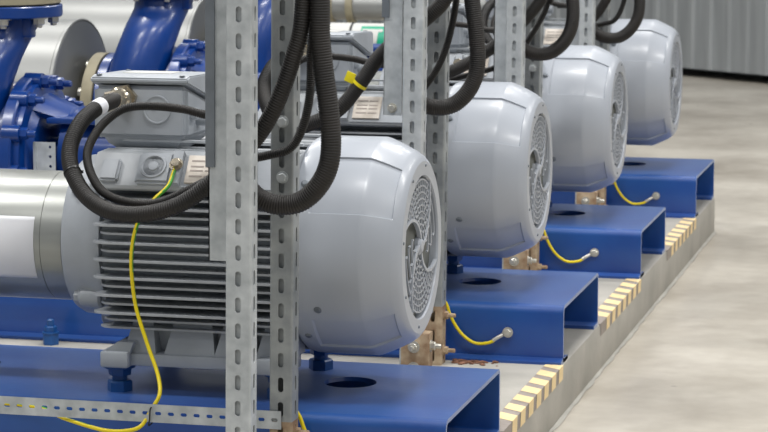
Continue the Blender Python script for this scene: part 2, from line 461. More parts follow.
    for ang in (-40, 40, 140, 220, -90):
        a = math.radians(ang); cy, cz = YC + math.sin(a + PI / 2) * .172 if False else YC + .178 * math.cos(a), ZC + .178 * math.sin(a)
        lathe(bm, [(0, .017), (.004, .021), (.045, .024), (.05, .02)], (-.825, cy, cz), 'X', 18)
    es = fin_('end_shield', bm, 'grey')
    bm = BM()
    bm.free()
    for ang in (220, 140, -40, 40):
        a = math.radians(ang); bm = BM(); hexbolt(bm, (-.825, YC + .178 * math.cos(a), ZC + .178 * math.sin(a)), (-1, 0, 0), .012, .012)
        fin_('shield_bolt', bm, 'grey', es)
    # feet: cast rail with webs each side
    for sgn, nm in ((-1, 'foot'), (1, 'foot')):
        bm = BM(); yo = YC + sgn * .19; yi = YC + sgn * .09
        y0, y1 = min(yo, yi), max(yo, yi)
        box(bm, -.72, -.36, y0 + .012 * (sgn < 0), y1 - .012 * (sgn > 0), .340, .366, bev=.003)
        for xa, xb in ((-.762, -.700), (-.420, -.352)):
            box(bm, xa, xb, y0 - .01 * (sgn < 0), y1 + .01 * (sgn > 0), .337, .372, bev=.005)
            xc = xa if xa < -.6 else xb
        # webs rising to the housing
        for xa, xb in ((-.700, -.66), (-.61, -.53), (-.50, -.44), (-.41, -.365)):
            ys = YC + sgn * .17; yt = YC + sgn * .15
            prism(bm, [(xa - .02, ys, .364), (xb + .012, ys, .364), (xb, yt, .440), (xa, yt, .440)], (0, -sgn * .06, 0))
        box(bm, -.70, -.35, YC + sgn * .07, YC + sgn * .13, .366, .440)
        prism(bm, [(-.760, y0, .366), (-.700, y0, .366), (-.690, y0, .392), (-.725, y0, .392)], (0, y1 - y0, 0))
        fin_(nm, bm, 'grey')
    # fan cover with two recessed panels per side
    prof = cover_profile(); N = 144
    bm = BM(); rings = []
    def rec(x, ang, side):
        a = math.degrees(ang)            # elevation on that side
        e = 0
        if -.300 < x < -.134 and (24.5 < a < 60): e = .0045
        if -.300 < x < -.134 and (-59 < a < -34.5): e = .0045
        return e
    # angle list with doubled lines at panel borders
    angs = set(round(i * 2.5, 3) for i in range(N))
    for b_ in (24.5, 60, -34.5, -59):
        for a in (b_, 180 - b_):
            angs.add(round((a - .25) % 360, 3)); angs.add(round((a + .25) % 360, 3))
    angs = sorted(angs); xs = []
    for x, r in prof:
        xs.append((x, r))
    xs2 = []
    for (x, r), (x2, r2) in zip(xs, xs[1:]):
        xs2.append((x, r))
    xs2.append(xs[-1])
    for x, r in xs2:
        ring = []
        for A in angs:
            a = math.radians(A); el = A if A <= 90 else (180 - A if A <= 270 else A - 360)
            e = rec(x, math.radians(el), 0)
            rr = r - e
            ring.append(bm.verts.new((x, YC - rr * math.cos(a), ZC - .003 + rr * math.sin(a))))
        rings.append(ring)
    n = len(angs)
    for a, b in zip(rings, rings[1:]):
        for i in range(n): bm.faces.new((a[i], a[(i + 1) % n], b[(i + 1) % n], b[i]))
    # end ring (flat) and inner lip
    last = rings[-1]; prev = last
    for x, r in ((-.1135, .152), (-.1175, .150), (-.135, .150)):
        ring = [bm.verts.new((x, YC - r * math.cos(math.radians(A)), ZC - .003 + r * math.sin(math.radians(A)))) for A in angs]
        for i in range(n): bm.faces.new((prev[i], prev[(i + 1) % n], ring[(i + 1) % n], ring[i]))
        prev = ring
    fc = fin_('fan_cover', bm, 'cover', smooth=24)
    bm = BM()
    for x, A in ((-.285, -28), (-.318, 40), (-.318, -48)):
        a = math.radians(A); d = Vector((0, -math.cos(a), math.sin(a)))
        p = Vector((x, YC, ZC)) + d * .228; bm = BM(); lathe(bm, [(0, .0085), (.004, .0085), (.007, .005), (.0075, 0)], p, d, 14); fin_('cover_screw', bm, 'zincdark', fc)
    for A in (100, 10, -80, 60, -30):
        a = math.radians(A); bm = BM(); lathe(bm, [(0, .004), (.002, .003), (.0022, 0)], (-.1135, YC - .170 * math.cos(a), ZC + .170 * math.sin(a)), 'X', 10); fin_('cover_screw', bm, 'zincdark', fc)
    # grille
    bm = BM(); X = -.1165
    def ringarc(r, a0, a1, w, n=40, dx=0):
        pr = []
        for i in range(n + 1):
            a = math.radians(a0 + (a1 - a0) * i / n)
            pr.append([bm.verts.new((X + dx + q, YC - rr * math.cos(a), ZC + rr * math.sin(a))) for q, rr in ((0, r - w), (0, r + w), (-.004, r + w), (-.004, r - w))])
        for a, b in zip(pr, pr[1:]):
            for i in range(4): bm.faces.new((a[i], a[(i + 1) % 4], b[(i + 1) % 4], b[i]))
    def bar(r0, a0, r1, a1, w, dx=0):
        p0 = Vector((0, -r0 * math.cos(math.radians(a0)), r0 * math.sin(math.radians(a0)))); p1 = Vector((0, -r1 * math.cos(math.radians(a1)), r1 * math.sin(math.radians(a1))))
        d = (p1 - p0).normalized(); s = Vector((0, -d.z, d.y)) * w; c = Vector((X + dx, YC, ZC)); t = Vector((-.004, 0, 0))
        prism(bm, [c + p0 - s, c + p1 - s, c + p1 + s, c + p0 + s], t)
    def arm(a0, sweep, r0, r1, w0, w1, n=14):
        prv = None
        for i in range(n + 1):
            t = i / n; r = r0 + (r1 - r0) * t; a = math.radians(a0 + sweep * t ** .8); w = w0 + (w1 - w0) * t
            er = Vector((0, -math.cos(a), math.sin(a))); et = Vector((0, math.sin(a), math.cos(a)))
            c = Vector((X + .002, YC, ZC)) + er * r
            q = [bm.verts.new(c + et * w), bm.verts.new(c - et * w), bm.verts.new(c - et * w + Vector((-.008, 0, 0))), bm.verts.new(c + et * w + Vector((-.008, 0, 0)))]
            if prv:
                for j in range(4): bm.faces.new((prv[j], prv[(j + 1) % 4], q[(j + 1) % 4], q[j]))
            prv = q
    lathe(bm, [(X - .012, .020), (X - .002, .020), (X + .004, .012), (X + .005, 0)], (0, YC, ZC), 'X', 24, closed_ends=False)
    swp = -62
    starts = [(47, 100), (147, 80), (227, 100), (327, 80)]
    for a, wd in starts: arm(a + 35, swp, .016, .152, .0042, .0030)
    # dense mesh in the upper and lower swirls, hooks in the side ones
    radii = [.032 + .0135 * i for i in range(9)]
    for si, (st, wd) in enumerate(starts):
        for ri, r in enumerate(radii):
            t = (r - .016) / .136
            off = 35 + swp * t ** .8
            a0 = st + off; a1 = st + off + wd
            dense = si in (0, 2)
            if dense:
                ringarc(r, a0, a1, .0017, 14)
                r2 = r + .0135
                if r2 < .152:
                    nb = max(2, int(math.radians(wd) * r / .0165))
                    for b in range(nb + 1):
                        aa = a0 + wd * (b + (.5 if ri % 2 else 0)) / nb
                        bar(r, aa, r2, aa, .0017)
            elif ri in (3, 5, 7):
                ringarc(r, a0 + 3, a0 + 46, .0018, 12)
                bar(r, a0 + 46, r - .008, a0 + 48, .0018)
    fin_('fan_grille', bm, 'cover', fc, smooth=30)
    # fan inside
    bm = BM(); lathe(bm, [(-.15, .16), (-.132, .156), (-.130, .05), (-.127, .045), (-.126, 0)], (0, YC, ZC), 'X', 40, closed_ends=False)
    fin_('fan', bm, 'fanblade')
    # terminal box
    TB = (-.70, YC, .80)
    def tb(name, bm, m, parent=root): return fin_(name, bm, m, parent)
    bm = BM()
    x0, x1, y0, y1 = -.802, -.594, .165, .372
    prism(bm, [(x0, y0, .812), (x0, y1, .812), (x0, y1, .868), (x0, y0, .926)], (x1 - x0, 0, 0))
    bmesh.ops.bevel(bm, geom=bm.edges[:], offset=.010, segments=3, affect='EDGES')
    # neck, flared
    NP = [(.812, 0.0), (.80, -.006), (.78, -.03), (.765, -.035), (.75, -.02), (.735, 0.0)]
    R = []
    for z, e in NP:
        xx0, xx1, yy0, yy1 = -.74 - e * .3, -.60 + e * .3, y0 + .02 - e * .5, y1 - .02 + e * .5
        xx0, xx1 = -.755 - e, -.605 + e; yy0, yy1 = y0 + .012 - e, y1 - .012 + e
        xx0, xx1, yy0, yy1 = -.78 - e, -.61 + e, y0 + .010 - e, y1 - .010 + e
        q = [(xx0, yy0), (xx1, yy0), (xx1, yy1), (xx0, yy1)]
        R.append([bm.verts.new((a, b, z)) for a, b in q])
    for a, b in zip(R, R[1:]):
        for i in range(4): bm.faces.new((a[i], a[(i + 1) % 4], b[(i + 1) % 4], b[i]))
    tbx = tb('terminal_box', bm, 'grey')
    bm = BM()
    prism(bm, [(x0 - .004, y0 - .004, .930), (x0 - .004, y1 + .004, .871), (x0 - .004, y1 + .004, .934), (x0 - .004, y1 - .01, .939), (x0 - .004, y0 + .012, .945), (x0 - .004, y0 - .004, .940)], (x1 - x0 + .008, 0, 0))
    bmesh.ops.bevel(bm, geom=bm.edges[:], offset=.003, segments=2, affect='EDGES')
    lid = tb('lid', bm, 'grey', tbx)
    bm = BM()
    for x, y in ((x0 + .012, y0 + .008), (x1 - .012, y0 + .008), (x0 + .012, y1 - .02), (x1 - .012, y1 - .02)):
        bm = BM(); lathe(bm, [(0, .006), (.003, .006), (.004, 0)], (x, y, (.9435 - (y - y0) * .03)), 'Z', 12); tb('lid_screw', bm, 'zincdark', tbx)
    bm = BM(); q = Matrix.Rotation(-.0306, 3, 'X'); box(bm, -.765, -.66, .25, .33, .9415, .9425, rot=q); tb('lid_sticker', bm, 'white', tbx)
    bm = BM(); lathe(bm, [(0, .030), (.003, .030), (.003, .027), (.0015, .0265), (.0015, .001), (.0015, 0)], (-.66, y0, .875), (0, -1, 0), 36, closed_ends=False)
    box(bm, -.672, -.655, y0 - .003, y0, .876, .880, rot=Matrix.Rotation(-.5, 3, 'Y')); tb('knockout_plug', bm, 'grey', tbx)
    bm = BM(); lathe(bm, [(0, .013), (.012, .013), (.015, .010), (.015, 0)], (x1, y0 + .03, .865), 'X', 20, closed_ends=False); cyl(bm, (x1, y0 + .07, .85), 'X', .014, .03, 18); tb('side_plug', bm, 'grey', tbx)
    # gland
    bm = BM(); d = Vector((-.1, -1, -.02))
    lathe(bm, [(0, .031), (.01, .031)], (-.732, y0 + .002, .897), d, 6, ph=.2)
    lathe(bm, [(.01, .024), (.03, .026), (.034, .023), (.036, .022)], (-.732, y0 + .002, .897), d, 24)
    lathe(bm, [(.034, .0245), (.062, .0245), (.066, .020)], (-.732, y0 + .002, .897), d, 6, ph=.2)
    tb('cable_gland', bm, 'brass', tbx)
    # mounting bolts (jack bolts) between feet and base: four, each a part
    for x, y in ((-.736, .124), (-.736, .445), (-.383, .124), (-.383, .445)):
        bm = BM()
        lathe(bm, [(ZB, .027), (ZB + .020, .027), (ZB + .023, .024)], (x, y, 0), 'Z', 6, ph=.1)
        cyl(bm, (x, y, ZB + .02), 'Z', .016, .04, 18)
        lathe(bm, [(ZB + .034, .024), (ZB + .050, .026)], (x, y, 0), 'Z', 6, ph=.1); cyl(bm, (x, y, ZB + .050), 'Z', .034, .0075, 28, bev=.001)
        fin_('jack_bolt', bm, 'bluedark')
    return root
ml = ['grey finned electric motor nearest the camera with fan cover beside slotted posts', 'grey electric motor second in the row, fan cover behind the nearest one',
      'third grey electric motor in the row, fan cover above the third blue base', 'farthest grey electric motor, fan cover right before the ribbed wall']
motors = repeat(make_motor(), ml, 'motor', 'electric motors in a row', range(4))


# ---------------------------------------------------------------- coupling guards
def make_guard(x0=-1.36):
    base = (-1.0, YC, ZB); root = empty('coupling_guard', base)
    bm = BM()
    lathe(bm, [(x0, .138), (x0 + .005, .140), (-.917, .140), (-.9165, .1385), (-.9155, .1385), (-.915, .140), (-.869, .140), (-.867, .136), (-.867, .05)], (0, YC, ZC - .006), 'X', 64)
    finish('shell', local(bm, base), 'guard', root, 30)
    bm = BM()
    box(bm, x0 + .03, x0 + .20, YC - .10, YC + .10, ZB, ZB + .012); box(bm, x0 + .07, x0 + .14, YC - .03, YC + .03, ZB, ZC - .13)
    finish('stand', local(bm, base), 'zincdark', root)
    return root
gl = ['shiny steel coupling guard left of the nearest motor with white paper label', 'steel coupling guard behind the nearest terminal box', 'steel coupling guard of the third pump set', 'steel coupling guard of the farthest pump set']
g0 = make_guard(); tag(g0, gl[0], 'guard', 'coupling guards')
g1 = make_guard(-1.16); g1.location.y += D; repeat(g1, gl[1:], 'guard', 'coupling guards', (1, 2, 3))
bm = BM(); n = 16; rows = []
for i in range(n + 1):
    a = math.radians(-33 + (24 + 33) * i / n); r = .1412
    z = ZC - .006 + r * math.sin(a); y = YC - r * math.cos(a)
    rows.append([bm.verts.new((x, y, z)) for x in (-1.16, -.930)])
for a, b in zip(rows, rows[1:]): bm.faces.new((a[0], a[1], b[1], b[0]))
o = finish('paper_label', local(bm, (-1.0, YC, ZB)), 'paper', g0, 40); md = o.modifiers.new('t', 'SOLIDIFY'); md.thickness = .0006; o['label'] = 'blank white paper sheet'

# ---------------------------------------------------------------- pumps (sets 2, 3, 4: the nearest one is outside the picture)
def make_pump():
    off = D
    base = (-1.6, YC + off, ZB); root = empty('centrifugal_pump', base); y0 = YC + off
    def f(name, bm, m='blue2', parent=root, smooth=35): return finish(name, local(bm, base), m, parent, smooth)
    # volute (scroll) and discharge neck
    bm = BM()
    lathe(bm, [(-1.72, .10), (-1.715, .16), (-1.69, .19), (-1.64, .205), (-1.58, .20), (-1.545, .185), (-1.54, .10)], (0, y0, ZC), 'X', 56)
    f('volute', bm)
    bm = BM(); pts = [(-1.672, y0 - .13, ZC + .02), (-1.655, y0 - .125, ZC + .14), (-1.625, y0 - .085, ZC + .26), (-1.608, y0 - .03, .92), (-1.605, y0, .97)]
    P = catmull(pts, .02); nn = len(P); rings = []
    for k, p in enumerate(P):
        t = k / (nn - 1); r = .100 - .010 * math.sin(min(1, t * 1.15) * PI / 2) ; r = r + (.012 * max(0, (t - .85) / .15))
        rings.append([bm.verts.new((p.x + r * math.cos(2 * PI * i / 40), p.y + r * math.sin(2 * PI * i / 40), p.z)) for i in range(40)])
    for a, b in zip(rings, rings[1:]):
        for i in range(40): bm.faces.new((a[i], a[(i + 1) % 40], b[(i + 1) % 40], b[i]))
    bm.faces.new(rings[0]); bm.faces.new(rings[-1])
    f('discharge_neck', bm)
    bm = BM(); cyl(bm, (-1.61, y0, .970), 'Z', .162, .032, 56, bev=.003)
    for a in (-.5, 2.4): box(bm, -1.61 + .10 * math.cos(a) - .02, -1.61 + .10 * math.cos(a) + .02, y0 + .10 * math.sin(a) - .02, y0 + .10 * math.sin(a) + .02, .915, .97, bev=.006)
    df = f('discharge_flange', bm)
    bm = BM()
    bm.free()
    for i in range(8):
        a = 2 * PI * (i + .5) / 8; bm = BM(); hexbolt(bm, (-1.61 + .136 * math.cos(a), y0 + .136 * math.sin(a), .970), (0, 0, -1), .016, .016, stud=.008)
        f('flange_nut', bm, 'bolt', df)
    # suction side
    bm = BM(); cyl(bm, (-1.80, y0, ZC), 'X', .176, .034, 56, bev=.003); lathe(bm, [(-1.77, .11), (-1.71, .13)], (0, y0, ZC), 'X', 40)
    sf = f('suction_flange', bm)
    bm = BM()
    bm.free()
    for i in range(8):
        a = 2 * PI * (i + .5) / 8; bm = BM(); hexbolt(bm, (-1.766, y0 + .148 * math.cos(a), ZC + .148 * math.sin(a)), 'X', .014, .014, stud=.01)
        f('flange_nut', bm, 'bolt', sf)
    # casing cover ring with bolts pointing to the motor
    bm = BM()
    lathe(bm, [(-1.545, .18), (-1.54, .222), (-1.512, .222), (-1.508, .218), (-1.508, .205), (-1.490, .205), (-1.487, .17), (-1.47, .15)], (0, y0, ZC), 'X', 64)
    f('casing_cover', bm)
    for i in range(12):
        a = 2 * PI * (i + .25) / 12; bm = BM(); c = (-1.525, y0 + .206 * math.cos(a), ZC + .206 * math.sin(a))
        lathe(bm, [(-.01, .024), (.034, .023), (.036, .02)], c, 'X', 18); hexbolt(bm, (c[0] + .034, c[1], c[2]), 'X', .017, .02, stud=.022)
        f('cover_bolt', bm)
    # bearing bracket: lantern with window frames and housing
    bm = BM()
    for a0, a1 in ((55, 128), (232, 305), (-35, 35)):
        n = 8; A = []
        for i in range(n + 1):
            a = math.radians(a0 + (a1 - a0) * i / n)
            A.append([bm.verts.new((x, y0 + r * math.cos(a), ZC + r * math.sin(a))) for x, r in ((-1.49, .172), (-1.40, .135), (-1.40, .115), (-1.49, .150))])
        for a, b in zip(A, A[1:]):
            for i in range(4): bm.faces.new((a[i], a[(i + 1) % 4], b[(i + 1) % 4], b[i]))
        bm.faces.new(A[0]); bm.faces.new(A[-1])
    lathe(bm, [(-1.41, .06), (-1.408, .134), (-1.385, .138), (-1.375, .122), (-1.20, .120), (-1.195, .128), (-1.172, .128), (-1.17, .04)], (0, y0, ZC), 'X', 56)
    lathe(bm, [(-1.49, .05), (-1.40, .05)], (0, y0, ZC), 'X', 24)
    f('bearing_bracket', bm)
    bm = BM(); box(bm, -1.44, -1.18, y0 - .128, y0 - .02, ZC + .100, ZC + .116, bev=.004); f('bracket_rib', bm)
    bm = BM(); box(bm, -1.40, -1.20, y0 - .05, y0 + .05, ZB, ZC - .11, bev=.005); box(bm, -1.69, -1.57, y0 - .08, y0 + .08, ZB, ZC - .19, bev=.005); f('foot', bm)
    # grey perforated window guard
    bm = BM(); perf_face(bm, (-1.462, y0 - .165, ZC - .075), (1, 0, 0), (0, 0, 1), (0, -1, 0), .062, 5, .026, .008, .008, .002, off=.016)
    box(bm, -1.462, -1.454, y0 - .169, y0 - .163, ZC - .075, ZC + .055); f('window_guard', bm, 'zinc')
    return root
pl_ = ['blue centrifugal pump at left edge, bolts facing the motor', 'blue centrifugal pump behind the nearest terminal box with leaning neck', 'blue centrifugal pump farthest back, mostly hidden behind posts']
pumps = repeat(make_pump(), pl_, 'pump', 'blue centrifugal pumps', (1, 2, 3))
# discharge pipes above
def make_riser():
    y0 = YC + D; base = (-1.61, y0, 1.002); root = empty('discharge_pipe', base)
    bm = BM(); cyl(bm, (-1.61, y0, 1.006), 'Z', .158, .030, 56, bev=.002); finish('flange', local(bm, base), 'tan', root, 30)
    bm = BM(); cyl(bm, (-1.61, y0, 1.0018), 'Z', .154, .0055, 48); finish('gasket', local(bm, base), 'dark', root, 30)
    bm = BM(); cyl(bm, (-1.61, y0, 1.03), 'Z', .09, .05, 40); cyl(bm, (-1.61, y0, 1.06), 'Z', .15, 1.1, 48); finish('pipe', local(bm, base), 'clad', root, 30)
    return root
repeat(make_riser(), ['clad riser pipe with tan flange above the pump at left edge', 'clad riser pipe above the middle blue pump', 'clad riser pipe above the farthest blue pump'], 'pipe', 'discharge riser pipes', (1, 2, 3))
# suction pipes with aluminium cladding
def make_suction():
    y0 = YC + D; base = (-2.6, y0, 0.0); root = empty('suction_pipe', base)
    bm = BM(); lathe(bm, [(-4.2, .283), (-3.4, .283), (-3.396, .286), (-3.39, .283), (-2.7, .283), (-2.696, .287), (-2.69, .283), (-1.915, .283), (-1.912, .286), (-1.902, .286), (-1.900, .281)], (0, y0, ZC), 'X', 96, closed_ends=False)
    finish('cladding', local(bm, base), 'clad', root, 25)
    bm = BM(); lathe(bm, [(-1.903, .279), (-1.90, .278), (-1.868, .118), (-1.866, 0)], (0, y0, ZC), 'X', 96, closed_ends=False)
    finish('end_cap', local(bm, base), 'clad_end', root, 15)
    bm = BM(); cyl(bm, (-1.87, y0, ZC), 'X', .110, .05, 40); lathe(bm, [(-1.845, .11), (-1.843, .176), (-1.806, .176), (-1.804, .11)], (0, y0, ZC), 'X', 56)
    fl = finish('flange', local(bm, base), 'tan', root, 30)
    bm = BM()
    bm.free()
    for i in range(8):
        a = 2 * PI * (i + .5) / 8; bm = BM(); hexbolt(bm, (-1.845, y0 + .148 * math.cos(a), ZC + .148 * math.sin(a)), (-1, 0, 0), .014, .014)
        finish('flange_bolt', local(bm, base), 'bolt', fl)
    bm = BM()
    for x in (-4.0, -2.75): box(bm, x - .04, x + .04, y0 - .12, y0 + .12, ZP, ZC - .272, bev=.004)
    finish('saddle', local(bm, base), 'zincdark', root)
    return root
repeat(make_suction(), ['large aluminium clad suction pipe of the pump at left edge', 'large aluminium clad pipe with dark round end cap, upper left', 'large aluminium clad pipe farthest back, behind the leaning blue neck'], 'pipe', 'clad suction pipes', (1, 2, 3))

# ---------------------------------------------------------------- slotted posts
def strut(bm, x0, x1, y0, y1, z0, z1, slots='FR', pitch=.05, ph=0.0):
    """square tube; F (front, -y) and R (right, +x) faces slotted, corners rounded"""
    t = .0025; c = .004; w = x1 - x0; d = y1 - y0
    n = int((z1 - z0) / pitch); z1 = z0 + n * pitch
    if 'F' in slots: perf_face(bm, (x0 + c, y0, z0), (1, 0, 0), (0, 0, 1), (0, -1, 0), w - 2 * c, n, pitch, .0115, .030, t, off=0)
    else: box(bm, x0 + c, x1 - c, y0, y0 + t, z0, z1)
    if 'R' in slots: perf_face(bm, (x1, y0 + c, z0), (0, 1, 0), (0, 0, 1), (1, 0, 0), d - 2 * c, n, pitch, .010, .030, t, off=.002)
    else: box(bm, x1 - t, x1, y0 + c, y1 - c, z0, z1)
    box(bm, x0, x0 + t, y0 + c, y1 - c, z0, z1); box(bm, x0 + c, x1 - c, y1 - t, y1, z0, z1)
    for cx, cy, a0 in ((x0 + c, y0 + c, 180), (x1 - c, y0 + c, 270), (x1 - c, y1 - c, 0), (x0 + c, y1 - c, 90)):
        prv = None
        for i in range(5):
            a = math.radians(a0 + 90 * i / 4); p = (cx + c * math.cos(a), cy + c * math.sin(a))
            q = (bm.verts.new((p[0], p[1], z0)), bm.verts.new((p[0], p[1], z1)))
            if prv: bm.faces.new((prv[0], q[0], q[1], prv[1]))
            prv = q
ZT = 2.13
def make_post(name, x0, x1, y0, y1, rusty):
    base = ((x0 + x1) / 2, (y0 + y1) / 2, ZP); root = empty(name, base)
    if rusty:
        bm = BM(); strut(bm, x0, x1, y0, y1, ZP + .15, ZT, pitch=.05); box(bm, x0 + .004, x1 - .004, y0 + .008, y0 + .0095, ZP + .25, ZT - .01); finish('upright', local(bm, base), 'zincdull', root, 35, recalc=False)
        bm = BM(); strut(bm, x0, x1, y0, y1, ZP, ZP + .15, pitch=.05); finish('post_foot', local(bm, base), 'rust', root, 35, recalc=False)
    else:
        bm = BM(); strut(bm, x0, x1, y0, y1, ZP, ZT, pitch=.05); box(bm, x0 + .004, x1 - .004, y0 + .008, y0 + .0095, ZP + .01, ZT - .01); finish('upright', local(bm, base), 'zinc', root, 35, recalc=False)
    return root
def settle(objs, dx):
    for o, d in zip(objs, dx): o.location.x += d; o.rotation_euler.y = .011
A = make_post('slotted_post', -.356, -.306, -.33, -.285, False)
bm = BM(); box(bm, -.362, -.272, -.337, -.283, ZP, ZP + .005); box(bm, -.350, -.280, -.337, -.331, ZP, ZP + .125, bev=.001); box(bm, -.304, -.282, -.334, -.29, ZP, ZP + .125)
fb = finish('foot_bracket', local(bm, A.location), 'rust', A, 35)
for p_, ax_ in (((-.318, -.337, ZP + .092), (0, -1, 0)), ((-.282, -.312, ZP + .092), (1, 0, 0)), ((-.318, -.337, ZP + .04), (0, -1, 0))):
    bm = BM(); hexbolt(bm, p_, ax_, .011, .010, stud=.014); finish('bracket_bolt', local(bm, A.location), 'bolt', fb)
al = ['front slotted post of the nearest pair, tallest and leftmost in view', 'front slotted post beside the second fan cover, left of its pair', 'front slotted post of the third pair, left of the third fan cover', 'front slotted post of the farthest pair, left of the farthest fan cover']
settle(repeat(A, al, 'post', 'front slotted posts', range(4)), (-.004, .0095, -.009, -.024))
B = make_post('slotted_post', -.339, -.292, -.10, -.050, True)
for z in (.885, .775): bm = BM(); hexbolt(bm, (-.314, -.10, z), (0, -1, 0), .009, .006); finish('post_bolt', local(bm, B.location), 'zinc', B)
for z in (ZP + .035, ZP + .125): bm = BM(); hexbolt(bm, (-.292, -.075, z), 'X', .010, .010, stud=.018); finish('foot_bolt', local(bm, B.location), 'rust', B)
bl2 = ['rear slotted post of the nearest pair, touching the nearest fan cover', 'rear slotted post of second pair with rusty bolted foot', 'rear slotted post right behind the third front post', 'rear slotted post of the farthest pair']
settle(repeat(B, bl2, 'post', 'rear slotted posts', range(4)), (-.002, -.001, -.0125, -.0225))
# short hanging channels left of the front posts, and a dark flat bar
for k, zb_, zd in ((0, .634, .814), (1, .781, 1.018), (2, .70, 1.05), (3, .70, 1.05)):
    y = D * k
    bm = BM(); base = (-.375, y - .26, zb_)
    n = int((ZT - zb_) / .05); z1 = zb_ + n * .05
    box(bm, -.403, -.3575, y - .2835, y - .281, zb_, z1); box(bm, -.403, -.4005, y - .2835, y - .243, zb_, z1)
    perf_face(bm, (-.403, y - .243, zb_), (1, 0, 0), (0, 0, 1), (0, -1, 0), .085, n, .05, .0115, .03, .0025)
    h = finish('hanging_channel', local(bm, base), 'zinc'); h.location = base
    tag(h, ['pale hanging steel channel left of the nearest front post', 'hanging steel channel with end bolt left of the second front post', 'hanging steel channel left of the third front post', 'hanging steel channel left of the farthest front post'][k], 'channel', 'hanging channels')
    if k == 1:
        bm = BM(); hexbolt(bm, (-.381, y - .2835, zb_ + .018), (0, -1, 0), .009, .008); finish('end_bolt', local(bm, base), 'bolt', h)
    bm = BM(); base = (-.404, y - .285, zd); box(bm, -.4075, -.389, y - .2885, y - .2840, zd, ZT, bev=.0008)
    fbz = finish('flat_bar', bm, 'zincdark', h); fbz.matrix_parent_inverse = Matrix.Translation(Vector(h.location)).inverted()
    h.rotation_euler.y = .008; h.location.x += (0, .006, 0, -.012)[k]; fbz['label'] = 'dark grey flat bar'
# perforated cross strips in front of the bases
def make_strip(x0, x1, y, z0, z1, nm):
    base = ((x0 + x1) / 2, y, z0); n = int((x1 - x0) / .0272)
    bm = BM(); perf_face(bm, (x0, y, z0), (0, 0, 1), (1, 0, 0), (0, -1, 0), z1 - z0, n, .0272, .0075, .0135, .0025)
    o = finish(nm, local(bm, base), 'zinc'); o.location = base; return o
s1 = make_strip(-2.0, -.292, -.104, .268, .305, 'perforated_strip'); tag(s1, 'perforated galvanised strip crossing in front of the nearest blue base', 'strip', 'perforated strips')
s2 = make_strip(-2.0, -.292, D - .104, .268, .305, 'perforated_strip'); tag(s2, 'perforated strip behind the nearest motor, low before second base', 'strip', 'perforated strips')

# ---------------------------------------------------------------- hoses
H1 = [(-.735, .115, .898), (-.732, .09, .898), (-.745, .03, .887), (-.757, -.03, .862), (-.76, -.08, .818), (-.741, -.12, .775), (-.695, -.16, .731), (-.632, -.19, .707), (-.56, -.2, .707), (-.487, -.2, .729), (-.422, -.2, .774), (-.364, -.2, .827), (-.32, -.2, .878), (-.285, -.2, .941), (-.255, -.2, 1.024), (-.239, -.2, 1.091), (-.234, -.2, 1.243), (-.234, -.2, 1.7), (-.234, -.2, 2.1)]
H2 = [(-.556, .285, .86), (-.52, .28, .862), (-.49, .2, .866), (-.49, .08, .874), (-.515, .035, .881), (-.553, .025, .891), (-.617, .025, .896), (-.672, .015, .892), (-.704, -.01, .871), (-.72, -.05, .84), (-.72, -.09, .806), (-.695, -.13, .769), (-.657, -.157, .738), (-.603, -.162, .723), (-.542, -.16, .726), (-.459, -.155, .764), (-.371, -.165, .811), (-.319, -.16, .825), (-.279, -.15, .838), (-.253, -.15, .879), (-.238, -.15, .943), (-.235, -.15, 1.022), (-.231, -.15, 1.127), (-.23, -.15, 1.7), (-.23, -.15, 2.1)]
H3 = [(-.19, -.2, 2.1), (-.2, -.2, 1.6), (-.206, -.2, 1.243), (-.203, -.2, 1.13), (-.203, -.2, 1.063), (-.196, -.2, .993), (-.186, -.2, .92), (-.182, -.2, .853), (-.19, -.2, .805), (-.214, -.2, .765), (-.25, -.2, .739), (-.295, -.205, .736), (-.333, -.21, .754), (-.362, -.215, .80), (-.374, -.215, .877), (-.377, -.215, 1.051), (-.375, -.215, 1.242), (-.375, -.215, 2.1)]
def make_hose(P, r, name, rib=.0052, extra=None):
    base = tuple(P[0]); root = empty(name, base)
    bm = BM(); st = rib / 4
    am = [0.0, .0011, .0011, 0.0]
    tube(bm, P, lambda k: r - .0011 + am[k % 4] * 1.3, st * 1.0, 16)
    finish('hose_body', local(bm, base), 'hose', root, 60)
    return root
def band(root, P, s0, s1, r, m, nm):
    pts = catmull(P, .004); seg = pts[int(s0 * len(pts)):max(int(s0 * len(pts)) + 2, int(s1 * len(pts)))]
    bm = BM(); tube(bm, seg, lambda k: r, .003, 20); return finish(nm, local(bm, root.location), m, root, 40)
h1 = make_hose(H1, .0165, 'corrugated_hose')
band(h1, H1[1:], .020, .034, .0175, 'paper', 'white_sleeve')
HH1 = repeat(h1, ['thick black corrugated hose looping left from the nearest terminal box', 'thick black hose running diagonally up beside the second motor box', 'thick black hose running diagonally up behind the third post pair', 'thick black hose from the farthest terminal box'], 'hose', 'thick terminal box hoses', range(4))
h2 = make_hose(H2, .0088, 'thin_corrugated_hose', rib=.004)
HH2 = repeat(h2, ['thin black hose looped alongside the thick one at the nearest terminal box', 'thin black hose curving up between the second pair of posts', 'thin black hose beside the third pair of posts', 'thin black hose beside the farthest pair of posts'], 'hose', 'thin hoses', range(4))
h3 = make_hose(H3, .020, 'corrugated_hose')
HH3 = repeat(h3, ['thick black hose hanging in a U before the nearest fan cover', 'thick black hose hanging in a U above the second fan cover', 'thick black hose hanging in a U above the third fan cover', 'thick black hose hanging in a U over the farthest fan cover'], 'hose', 'hanging U hoses', range(4))
